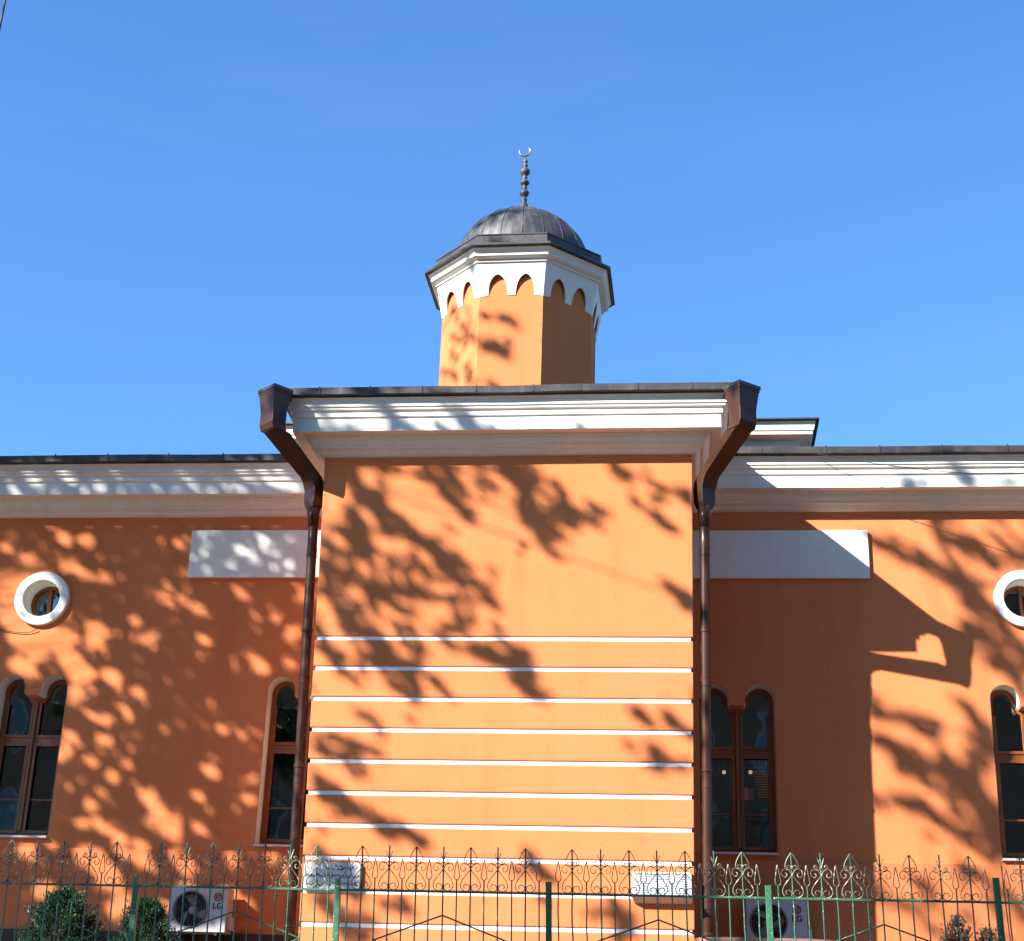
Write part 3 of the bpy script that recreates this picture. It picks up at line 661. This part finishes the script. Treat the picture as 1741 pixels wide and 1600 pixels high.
for i in range(len(posts)-1):
    x0, x1 = PX[i], PX[i+1]
    span = x1-x0; g = span*17/376; sp = (span-2*g)/14
    mb = MB()
    a0 = F2(x0+.026, -.006); a1 = F2(x1-.026, -.006)
    sag = rnd.uniform(-.004, .004)
    mb.box(x0+.026, x1-.026, FY-.011, FY+.009, RZ-.012, RZ+.006); mb.build('top_rail', 'fence', fence, bevel=.002)
    MB().box(x0+.06, x1-.0, FY-.011, FY+.009, RZ-1.36, RZ-1.34).build('bottom_rail', 'fence', fence)
    xs = [x0+g+sp*k for k in range(15)]
    if i == 0: keep = range(4, 15)
    elif i == 5: keep = range(0, 5)
    else: keep = range(15)
    for k in keep:
        kd = PATT[k]; top = {'S': 268, 'F': 272, 'L': 73}[kd]*U+rnd.uniform(-.004, .004); x = xs[k]+rnd.uniform(-.003, .003)
        hw_ = .0052 if kd != 'L' else .0048; m = MB()
        lean = rnd.uniform(-.004, .004)
        hs = [-1.34, -.9, -.55, -.28, -.012] if i < 3 else [-1.34, -.9, -.62, -.5, -.38, -.26, -.14, -.012]
        w_ = .0015 if i < 3 else .0045
        pts = [F2(x+(rnd.uniform(-w_, w_) if h < -.03 else 0), h) for h in hs]+[F2(x, .03), F2(x, top)]
        m.tube(pts, hw_*1.35, 4)
        bar = m.build('bar', 'fence', fence)
        o = bpy.data.objects.new(FNAME[kd], FIN[kd]); COL.objects.link(o); o.parent = bar
        p0 = F2(x, 0); o.location = p0
    # rhombus brace
    mid = xs[7]; lf = xs[2]; rg = xs[12]; ha, hc = -.20, -.42
    def seg(xa, h0, xb, h1): return MB().tube([F2(xa, h0, .012), F2(xb, h1, .012)], .0072, 4)
    if i in (0,): lf = None
    parts = [] if lf is None else [(lf, hc, mid, ha), (lf, hc, mid, hc-.22)]
    parts += [(mid, ha, rg, hc), (mid, hc-.22, rg, hc)]
    for a_ in parts: seg(*a_).build('diamond_brace', 'fence', fence)

# ================================================================== planting
def conifer(px, py_top, Y, zb, width, mat, name, label, cat, dens, seed, sprayl=.07, open_=0.0):
    rnd = random.Random(seed); tp = at(px, py_top, Y); e = empty(name, (tp.x, Y, zb), label, cat)
    H = tp.z-zb
    MB().tube([(tp.x, Y, zb), (tp.x+.01, Y, zb+H*.5), (tp.x, Y, tp.z-.05)], [.035, .02, .006], 7).build('trunk', 'bark', e)
    m = MB(); b = MB()
    for k in range(int(300-open_*170)):
        h = rnd.random()**.75; rr_ = width/2*min(1, ((1-h)*(1.9 if not open_ else .9))**.62+.03); an = rnd.uniform(0, 6.283); L_ = rr_*rnd.uniform(.7, 1.06 if not open_ else 1.35)
        p0 = Vector((tp.x, Y, zb+H*h*.93)); p1 = p0+Vector((math.cos(an)*L_, math.sin(an)*L_, L_*rnd.uniform(.5, 1.1)))
        if p1.z > tp.z: p1.z = tp.z
        b.tube([p0, p1], [.006, .0025], 4)
        for q in range(int(dens)):
            t = rnd.uniform(.2 if open_ else .45, 1.03); c = p0.lerp(p1, t)+Vector([rnd.gauss(0, .022) for _ in range(3)])
            d = ((p1-p0).normalized()+Vector([rnd.gauss(0, .4) for _ in range(3)])+Vector((0, 0, .5))).normalized()
            s_ = d.cross(Vector([rnd.gauss(0, 1) for _ in range(3)])).normalized()
            L2 = sprayl*rnd.uniform(.5, 1.3); w2 = L2*.17
            m.add([c, c+d*L2*.45+s_*w2, c+d*L2, c+d*L2*.45-s_*w2], [(0, 1, 2, 3)])
    m.build('foliage', mat, e); b.build('branch', 'bark', e)
conifer(113, 1502, -1.5, YARD, .95, 'thuja', 'conifer', 'broad dark green cone conifer at the far left behind the fence', 'conifer', 75, 1, .042)
conifer(254, 1520, -1.5, YARD, .80, 'thuja', 'conifer', 'dark green conifer standing between a fence post and the left cooling unit', 'conifer', 75, 2, .042)
conifer(1626, 1545, -2.4, YARD, .75, 'juniper', 'conifer', 'thin brownish young conifer in sun at the right, taller of two', 'conifer', 30, 3, .045, 1.0)
conifer(1677, 1569, -2.2, YARD, .6, 'juniper', 'conifer', 'sparse brown conifer right beside the taller one near the right fence post', 'conifer', 30, 4, .045, .8)
# terracotta planter whose rim just shows at the bottom edge
a = at(1180, 1594, -4.3); b = at(1420, 1594, -4.3)
e = empty('planter', ((a.x+b.x)/2, -4.3, YARD), 'brown rounded planter rim at the bottom edge behind the green fence post', 'planter')
zt_ = at(1290, 1594.5, -4.45).z; cx = (a.x+b.x)/2; hx = (b.x-a.x)/2
def ell(z, sx, sy): return [(cx+sx*math.copysign(abs(math.cos(t))**.5, math.cos(t)), -4.2+sy*math.copysign(abs(math.sin(t))**.5, math.sin(t)), z) for t in [2*math.pi*k/40 for k in range(40)]]
rings = [ell(YARD, hx*.8, .2), ell(zt_-.08, hx*.95, .25), ell(zt_-.07, hx, .27), ell(zt_-.012, hx, .27), ell(zt_, hx*.985, .26), ell(zt_, hx*.93, .23), ell(zt_-.06, hx*.92, .22)]
MB().add([v for r_ in rings for v in r_], [(i*40+k, i*40+(k+1) % 40, (i+1)*40+(k+1) % 40, (i+1)*40+k) for i in range(6) for k in range(40)]).build('pot', 'terracotta', e, smooth=True)
MB().add(ell(zt_-.05, hx*.925, .225), [tuple(range(40))]).build('soil', 'soil', e)

# ================================================================== cables
def cable(pts, r_, label, sub=6):
    o = MB().tube(catmull(pts, sub), r_, 6).build('cable', 'black', smooth=True); tag(o, label, 'cable'); return o
cable([at(1389, 771, -.5), at(1480, 787, -.62), at(1560, 797, -.75), at(1640, 804.5, -.9), at(1745, 804, -1.1), at(1850, 798, -1.4)], .005, 'thin dark cable sagging from the right roof edge across the white cornice')
cable([at(-40, 1066, -.03), at(0, 1071, -.02), at(30, 1075, -.02), at(50, 1075, -.02), at(63, 1069, -.03)], .006, 'short dark wire sagging on the orange wall below the left round window', 4)
cable([at(10.5, -10, -9), at(9, 0, -9), at(0, 45, -9), at(-20, 140, -9)], .009, 'dark overhead cable crossing the sky at the top left corner')
cable([at(1702, 1470, -.035), at(1705, 1500, -.035), at(1711, 1550, -.035), at(1718, 1605, -.035)], .004, 'thin cable running down the wall right of the tall fence post')
cable([at(1487, 1527, FY+.03), at(1481, 1560, FY+.03), at(1475, 1605, FY+.03)], .004, 'thin wire hanging from the fence rail at the shadow edge')

# ================================================================== trees whose crowns shade the facade
def wall_point(px, py):
    if 720 < px < 808 and 490 < py < 655: return at(px, py, TY-1.0+(808-px)/58*.68)
    if 720 < px < 1040 and py < 655: return at(px, py, TY-1.0)
    if 440 < px < 1250 and 655 <= py < 770: return at(px, py, -D-.35)
    if 536 <= px <= 1182: return at(px, py, -D)
    if py < 850: return at(px, py, -.35)
    return at(px, py, 0)
LEAVES = {'left': [], 'mid': [], 'right': []}
def in_frame(c, m=90):
    v = c-CAM; z = v.dot(fw)
    return z > .1 and -m < 870.5+FPX*v.dot(RT)/z < 1741+m and -m < 800-FPX*v.dot(UP)/z < 1600+m
def put_leaf(mb, c, size, rnd):
    if in_frame(c): return          # no foliage stands between the street and the building
    d = Vector([rnd.gauss(0, 1) for _ in range(3)]).normalized(); s_ = d.cross(Vector([rnd.gauss(0, 1) for _ in range(3)])).normalized()
    l = size*rnd.uniform(.7, 1.3); w_ = l*.36
    mb.add([c-d*l*.5, c-d*l*.1+s_*w_, c+d*l*.5, c-d*l*.1-s_*w_], [(0, 1, 2, 3)])
rnd = random.Random(21)
crown = {'left': MB(), 'mid': MB(), 'right': MB()}
anchors = {'left': [], 'mid': [], 'right': []}
def lift(p, t): return p-SDIR*t
def stroke(tree, pts, width, cover=2.1, size=.15, t0=14.2, dt=1.1, Y=None):
    """a leafy bough: leaves strung along the line, width in survey pixels"""
    if tree == 'right' and t0 < 16: t0 = 17.5
    for i in range(len(pts)-1):
        (x0, y0), (x1, y1) = pts[i], pts[i+1]; Lp = math.hypot(x1-x0, y1-y0)
        small = width < 17
        sl, sw = (26, 8) if small else (min(58, width*1.5), 11)      # one spray: length and breadth in survey pixels
        ns = max(2, int(cover*.54*Lp*width*1.15/(sl*sw)))
        for _ in range(ns):
            t = rnd.uniform(-.04, 1.04); g = max(-1.25, min(1.25, rnd.gauss(0, .5)))
            cx_ = x0+(x1-x0)*t-(y1-y0)/Lp*g*width/1.7; cy_ = y0+(y1-y0)*t+(x1-x0)/Lp*g*width/1.7
            an = math.atan2(y1-y0, x1-x0)*.5+R(46)*.5+R(rnd.gauss(0, 22)); ln = sl*rnd.uniform(.5, 1.15); tt = t0+rnd.uniform(-dt, dt)
            lv = .085 if small else .11
            for _q in range(int(ln*sw/(140*140)*2.0/(lv*lv*.36*.5*.9))+2):
                u = rnd.uniform(-.5, .5); v_ = rnd.gauss(0, .34)*sw*(1.1-abs(u)*1.2)
                px = cx_+math.cos(an)*u*ln-math.sin(an)*v_; py = cy_+math.sin(an)*u*ln+math.cos(an)*v_
                P_ = wall_point(px, py) if Y is None else at(px, py, Y)
                put_leaf(crown[tree], lift(P_, tt+rnd.uniform(-.25, .25)), lv, rnd)
        for _ in range(int(ns*.55) if width > 20 else 0):
            t = rnd.uniform(-.1, 1.1); g = max(-2.0, min(2.0, rnd.gauss(0, .85)))
            cx_ = x0+(x1-x0)*t-(y1-y0)/Lp*g*width/1.7; cy_ = y0+(y1-y0)*t+(x1-x0)/Lp*g*width/1.7
            an = R(44)+R(rnd.gauss(0, 24)); ln = rnd.uniform(16, 34); tt = t0-rnd.uniform(.2, 1.6)
            for _q in range(int(ln*6/(140*140)*1.7/(.075**2*.36*.45))+3):
                u = rnd.uniform(-.5, .5); v_ = rnd.gauss(0, 2.4)
                px = cx_+math.cos(an)*u*ln-math.sin(an)*v_; py = cy_+math.sin(an)*u*ln+math.cos(an)*v_
                P_ = wall_point(px, py) if Y is None else at(px, py, Y)
                put_leaf(crown[tree], lift(P_, tt+rnd.uniform(-.15, .15)), .08, rnd)
        P_ = wall_point((x0+x1)/2, (y0+y1)/2) if Y is None else at((x0+x1)/2, (y0+y1)/2, Y)
        anchors[tree].append(lift(P_, t0))
def S(tree, w_, *pts, **k): stroke(tree, pts, w_, **k)
# boughs over the bay
S('mid', 46, (585, 800), (625, 850), (700, 915), (770, 960)); S('mid', 40, (640, 850), (600, 900), (570, 960), cover=1.3)
S('mid', 50, (590, 900), (650, 960), (660, 1030), cover=1.8); S('mid', 34, (600, 960), (640, 1000), (700, 1030), cover=1.8); S('mid', 40, (700, 900), (770, 960), (830, 1030)); S('mid', 50, (680, 960), (740, 1010), (790, 1040), cover=1.1)
S('mid', 44, (715, 785), (765, 820), (800, 868)); S('mid', 56, (850, 780), (900, 830), (960, 880)); S('mid', 44, (880, 840), (910, 880), (960, 935), cover=1.7)
S('mid', 30, (960, 850), (1020, 885), cover=1.5); S('mid', 30, (800, 790), (840, 830), cover=1.5)
S('mid', 26, (1030, 795), (1090, 820), (1180, 850), cover=1.3); S('mid', 24, (1070, 850), (1130, 885), (1180, 905), cover=1.2)
S('mid', 34, (1135, 985), (1180, 1045), cover=1.6)
S('mid', 52, (545, 960), (590, 1040), (640, 1110), (735, 1180)); S('mid', 30, (650, 1060), (720, 1120), cover=1.4)
S('mid', 26, (755, 1085), (840, 1120), (915, 1180)); S('mid', 26, (820, 1060), (900, 1140))
S('mid', 40, (535, 1060), (600, 1150), cover=1.7)
S('mid', 22, (1075, 1205), (1180, 1245), cover=1.5); S('mid', 24, (1070, 1262), (1120, 1285), (1180, 1310), cover=1.6)
S('mid', 34, (525, 1240), (580, 1275), (640, 1300)); S('mid', 18, (590, 1190), (640, 1245), cover=1.4)
S('mid', 40, (515, 1320), (600, 1400)); S('mid', 26, (580, 1370), (650, 1400), (745, 1440))
S('mid', 60, (515, 1430), (600, 1500)); S('mid', 34, (520, 1480), (600, 1500), cover=1.3); S('mid', 40, (540, 1530), (620, 1590)); S('mid', 36, (640, 1500), (700, 1560), cover=.9)
S('mid', 30, (880, 1440), (940, 1500), cover=1.6); S('mid', 40, (1010, 1520), (1080, 1590), cover=1.5)
S('mid', 26, (555, 720), (620, 735), cover=1.8); S('mid', 24, (640, 700), (720, 730), cover=1.6); S('mid', 24, (740, 700), (830, 730), cover=1.5); S('mid', 20, (520, 690), (700, 690), cover=1.5)
# tower and dome
for x0_, y0_, x1_, y1_ in ((758, 560, 772, 580), (764, 600, 778, 618), (756, 628, 768, 648), (774, 545, 786, 560), (778, 575, 792, 600), (786, 612, 798, 630), (792, 640, 804, 655), (788, 520, 800, 545), (796, 556, 806, 572), (770, 640, 780, 655), (765, 520, 775, 540)):
    S('mid', 13, (x0_, y0_), (x1_, y1_), cover=2.6, size=.09, t0=13.5)
S('mid', 18, (815, 530), (870, 542), cover=1.6, t0=13.5); S('mid', 26, (812, 570), (850, 592), (878, 608), cover=2.4, t0=13.5); S('mid', 18, (750, 470), (800, 440), cover=1.6, t0=13.5)
S('mid', 16, (815, 640), (840, 650), cover=1.3, t0=13.5)
S('mid', 22, (815, 385), (850, 370), (900, 385), cover=2.2, Y=TY-.6, t0=14); S('mid', 12, (835, 405), (880, 410), cover=2, Y=TY-1.1, t0=14)
# boughs over the right wing
S('right', 26, (1480, 918), (1540, 945), (1600, 975), (1665, 1015)); S('right', 60, (1610, 900), (1680, 950), (1760, 960), cover=1.5); S('right', 30, (1590, 890), (1690, 960))
S('right', 44, (1610, 980), (1690, 1060), (1760, 1120)); S('right', 56, (1640, 1050), (1700, 1110), (1760, 1150), cover=2)
S('right', 30, (1490, 1200), (1560, 1230), (1610, 1262)); S('right', 44, (1490, 1258), (1560, 1295), (1640, 1340), (1700, 1440)); S('right', 60, (1600, 1300), (1680, 1360), (1720, 1440), cover=2.2)
S('right', 44, (1650, 1220), (1680, 1300), cover=2.2); S('right', 30, (1635, 1200), (1670, 1240)); S('right', 26, (1478, 1358), (1560, 1370), (1640, 1420), (1700, 1450))
S('right', 40, (1500, 1520), (1600, 1570), cover=1.1); S('right', 40, (1640, 1480), (1741, 1560), cover=1.3); S('right', 30, (1560, 1500), (1640, 1560), cover=1)
S('right', 22, (1520, 800), (1560, 830), cover=1.3); S('right', 26, (1620, 800), (1760, 826), cover=1.4)
# dense crown over the left wing: everything but the sun flecks
LIT = [(60, 1010, 62, 42), (20, 1000, 40, 30), (148, 921, 17, 11), (110, 914, 14, 9), (72, 896, 20, 8), (195, 893, 14, 7), (256, 897, 13, 9), (112, 955, 22, 12), (60, 960, 30, 10), (140, 975, 16, 9), (180, 985, 15, 8),
       (278, 1018, 20, 10), (287, 998, 12, 8), (340, 1037, 20, 10), (310, 1020, 14, 7), (248, 1085, 13, 10), (232, 1058, 13, 9), (262, 1095, 8, 6), (165, 1072, 26, 14), (165, 1095, 24, 12), (95, 1085, 45, 24), (50, 1095, 45, 22), (20, 1050, 40, 15),
       (130, 1138, 38, 20), (40, 1135, 30, 14), (192, 1150, 22, 12), (128, 1182, 15, 20), (200, 1165, 14, 8), (236, 1178, 11, 9), (210, 1205, 9, 9), (160, 1218, 20, 8), (185, 1222, 12, 8), (178, 1258, 16, 9), (118, 1250, 15, 10),
       (155, 1296, 13, 9), (192, 1318, 17, 9), (218, 1300, 12, 8), (106, 1283, 12, 18), (152, 1368, 16, 12), (172, 1350, 13, 9), (140, 1400, 16, 11), (171, 1405, 12, 11), (255, 1360, 22, 12), (272, 1385, 20, 16), (290, 1405, 24, 22), (255, 1400, 14, 10),
       (205, 1425, 17, 10), (335, 1354, 14, 9), (358, 1312, 17, 10), (340, 1408, 14, 9), (378, 1240, 12, 9), (412, 1250, 10, 9), (440, 1130, 22, 10), (425, 1115, 14, 9), (500, 1078, 12, 18), (470, 1052, 12, 10), (495, 1130, 14, 9), (430, 1045, 10, 6), (350, 1090, 12, 7),
       (520, 1010, 12, 14), (505, 960, 10, 7), (410, 1010, 16, 8), (425, 1360, 12, 12), (430, 1325, 8, 9), (300, 925, 9, 7), (350, 915, 12, 8), (368, 912, 8, 6), (455, 925, 26, 14), (420, 945, 22, 11), (440, 960, 18, 12), (400, 968, 20, 11), (335, 955, 10, 12), (355, 950, 10, 12), (500, 925, 14, 9), (500, 968, 16, 12), (360, 978, 18, 6), (470, 972, 12, 8),
       (68, 838, 12, 9), (140, 835, 10, 8), (203, 832, 9, 10), (470, 820, 18, 11), (455, 815, 24, 7), (340, 832, 12, 7), (380, 825, 18, 5), (25, 835, 20, 6), (95, 835, 10, 5), (45, 842, 14, 7), (165, 828, 16, 7), (228, 838, 12, 6), (262, 828, 18, 6), (300, 836, 14, 7), (322, 820, 18, 5), (360, 836, 12, 8), (405, 830, 20, 7), (432, 838, 10, 7), (500, 826, 18, 9), (120, 812, 20, 5), (420, 808, 24, 5), (200, 812, 14, 5), (60, 816, 18, 5), (480, 808, 20, 5),
       (50, 1450, 22, 18), (165, 1470, 40, 22), (215, 1455, 18, 12), (190, 1500, 30, 22), (210, 1545, 22, 28), (80, 1520, 20, 20), (240, 1440, 20, 10), (250, 1470, 26, 10), (320, 1480, 20, 16), (300, 1455, 12, 10), (400, 1465, 18, 12), (470, 1465, 14, 12), (400, 1525, 22, 10), (425, 1540, 20, 8), (350, 1545, 12, 8), (500, 1490, 12, 14), (330, 1520, 28, 10), (300, 1550, 25, 12),
       (500, 1190, 10, 8), (300, 1150, 7, 5), (340, 1200, 6, 6), (280, 1240, 7, 5), (120, 1340, 8, 6), (90, 1440, 14, 6), (230, 1250, 7, 5), (10, 930, 14, 10), (20, 910, 12, 6)]
_r = random.Random(77)
for q_ in LIT[:]:
    if q_[1] > 870:
        for _ in range(1):
            an_ = _r.uniform(0, 6.28); rr_ = max(q_[2], q_[3])+_r.uniform(9, 24)
            LIT.append((q_[0]+math.cos(an_)*rr_, q_[1]+math.sin(an_)*rr_*.9, _r.uniform(3.5, 8.5), _r.uniform(3, 6)))
def lit(px, py):
    v = 0
    for cx_, cy_, a_, b_ in LIT:
        if cy_ < 850: a_, b_ = a_*.60, b_*.7
        dx, dy = px-cx_, py-cy_
        if abs(dx) < 70 and abs(dy) < 70:
            u = (dx*.82+dy*.57)/(a_*(0.58 if 322 < px < 523 and 900 < py < 985 else 1.04)+1); w_ = (-dx*.57+dy*.82)/(b_*(0.58 if 322 < px < 523 and 900 < py < 985 else 1.04)+1.5); q = u*u+w_*w_
            if q < 1.45: v = max(v, 1 if q < .62 else (1.45-q)/.83)
    return v
# fence point test: the strokes below shade the fence itself
SZ = .12; area = (545+170)*(1640-770)/(140*140.); N = int(2.9*area/(SZ*SZ*.36*.5*.9))
for _ in range(N):
    px, py = rnd.uniform(-170, 543), rnd.uniform(772, 1640)
    if 850 < py < 893 or rnd.random() < lit(px, py)**.8: continue
    P_ = at(px, py, -.35 if py < 850 else 0); t = 11.5+rnd.uniform(-1., 1.)
    put_leaf(crown['left'], lift(P_, t), SZ, rnd)
    if rnd.random() < .0012: anchors['left'].append(lift(P_, t))
# foliage shading the left flank of the bay
for _ in range(2600):
    z = rnd.uniform(2.4, 9.4); P_ = Vector((bl(z)-.01, rnd.uniform(-D+.02, 0), z)); put_leaf(crown['left'], lift(P_, 13.5+rnd.uniform(-1.2, 1.2)), SZ, rnd)
# loose outer leaves that round the crown off (their shadows fall left of the picture and on the roof)
for _ in range(9000):
    px, py = rnd.gauss(-420, 170), rnd.gauss(1000, 330)
    if px > -175: continue
    P_ = at(px, py, 0); put_leaf(crown['left'], lift(P_, 14+rnd.gauss(0, 1.8)), .13, rnd)
    if rnd.random() < .001: anchors['left'].append(lift(P_, 14))
# low boughs nearer the street shading the fence
for (x0, x1, cov) in ((625, 1175, 3.2), (-20, 440, 2.3), (1490, 1741, 2.)):
    for row in (1450, 1490, 1530, 1570, 1610):
        S('mid' if x0 < 1300 else 'right', 44, (x0, row), (x1, row+6), cover=cov, t0=9.5 if x0 < 1300 else 16.5, dt=1.0, Y=FY, size=.12)

def tree(key, base, ztop, label, seed, r0=.26):
    rnd = random.Random(seed); e = empty('tree', base, label, 'tree', None)
    b = Vector(base); fork = Vector((base[0]+rnd.uniform(-.3, .3), base[1]+rnd.uniform(-.3, .3), ztop))
    trunk = [b, b.lerp(fork, .35)+Vector((.12, .05, 0)), b.lerp(fork, .7)+Vector((-.1, 0, 0)), fork]
    mb = MB().tube(catmull(trunk, 5), [r0*(1-.45*i/15) for i in range(16)], 14); mb.build('trunk', 'bark', e, smooth=True)
    A = anchors[key][:]; rnd.shuffle(A); A = A[:18]; m = MB()
    for q in A:
        st = b.lerp(fork, rnd.uniform(.82, 1)); mid = st.lerp(q, .5)+Vector((rnd.uniform(-.4, .4), rnd.uniform(-.4, .4), rnd.uniform(.2, .9)))
        pts = catmull([st, mid, q], 6); L_ = (q-st).length
        m.tube(pts, [.008+min(.02, .004*L_)*(1-i/12)**1.2 for i in range(13)], 6)
    m.build('limb', 'bark', e, smooth=True)
    crown[key].build('crown', 'leaf', e)
tree('left', (-26.0, -11.5, 0), 15, 'dense leafy tree left of the frame that dapples the left wing', 1, .32)
tree('mid', (-22.0, -10.2, 0), 20, 'open crowned tree left of the frame that throws boughs of shadow on the striped bay', 2, .24)
tree('right', (-9.5, -14.2, 0), 11.0, 'tall thin crowned tree left of the frame that shades the right wing', 3, .2)

def street_tree(x, y, h, rad_, label, seed):
    rnd = random.Random(seed); e = empty('tree', (x, y, 0), label, 'tree')
    MB().tube(catmull([(x, y, 0), (x+.1, y, h*.25), (x-.1, y+.1, h*.5), (x, y, h*.7)], 4), [.24-.013*i for i in range(13)], 10).build('trunk', 'bark', e, smooth=True)
    m = MB()
    for k in range(34):
        d = Vector([rnd.gauss(0, 1) for _ in range(3)]).normalized()*rad_*rnd.uniform(.4, 1); c = Vector((x, y, h*.68))+Vector((d.x, d.y, d.z*1.1)); rr_ = rnd.uniform(.5, .95)
        for _ in range(230):
            dd = Vector([rnd.gauss(0, 1) for _ in range(3)]).normalized()*rr_*rnd.random()**.4
            put_leaf(m, c+dd, .24, rnd)
    m.build('crown', 'leaf', e)
def blocking_house(x0, x1, y1, h, label, cat='building'):  # unseen blocks added behind the camera to cut sky light on the wall
    e = empty('light_blocking_building', ((x0+x1)/2, y1-6, 0), label, cat)
    MB().box(x0, x1, y1-12, y1, 0, h).build('wall', 'facade', e)
    MB().box(x0-.4, x1+.4, y1-12.4, y1+.4, h+.01, h+.4).build('roof', 'roof', e)
    n = int((x1-x0)/3.2)
    for f in range(int(h/3.2)):
        for k in range(n):
            x = x0+1+(x1-x0-2)*(k+.5)/n; z = 1+3.2*f
            wn = MB().box(x-.65, x+.65, y1+.005, y1+.06, z-.06, z+1.66).build('window', 'white', e)
            MB().box(x-.55, x+.55, y1+.061, y1+.07, z, z+1.6).build('pane', 'glass', wn)
blocking_house(-27, -9, -37, 17, 'low ochre plastered apartment block across the street, to the left, unseen, added to block sky light')
blocking_house(-8, 9, -38, 31, 'tall ochre plastered apartment block across the street, in the middle, unseen, added to block sky light')
blocking_house(10, 28, -37, 29, 'tall ochre plastered apartment block across the street, to the right, unseen, added to block sky light')
street_tree(-9, -31, 13, 3.0, 'round crowned tree across the street, leftmost', 5)
street_tree(-2.5, -30, 12, 2.7, 'round crowned tree across the street, middle', 6)
street_tree(6, -32, 14, 3.2, 'round crowned tree across the street, rightmost', 8)
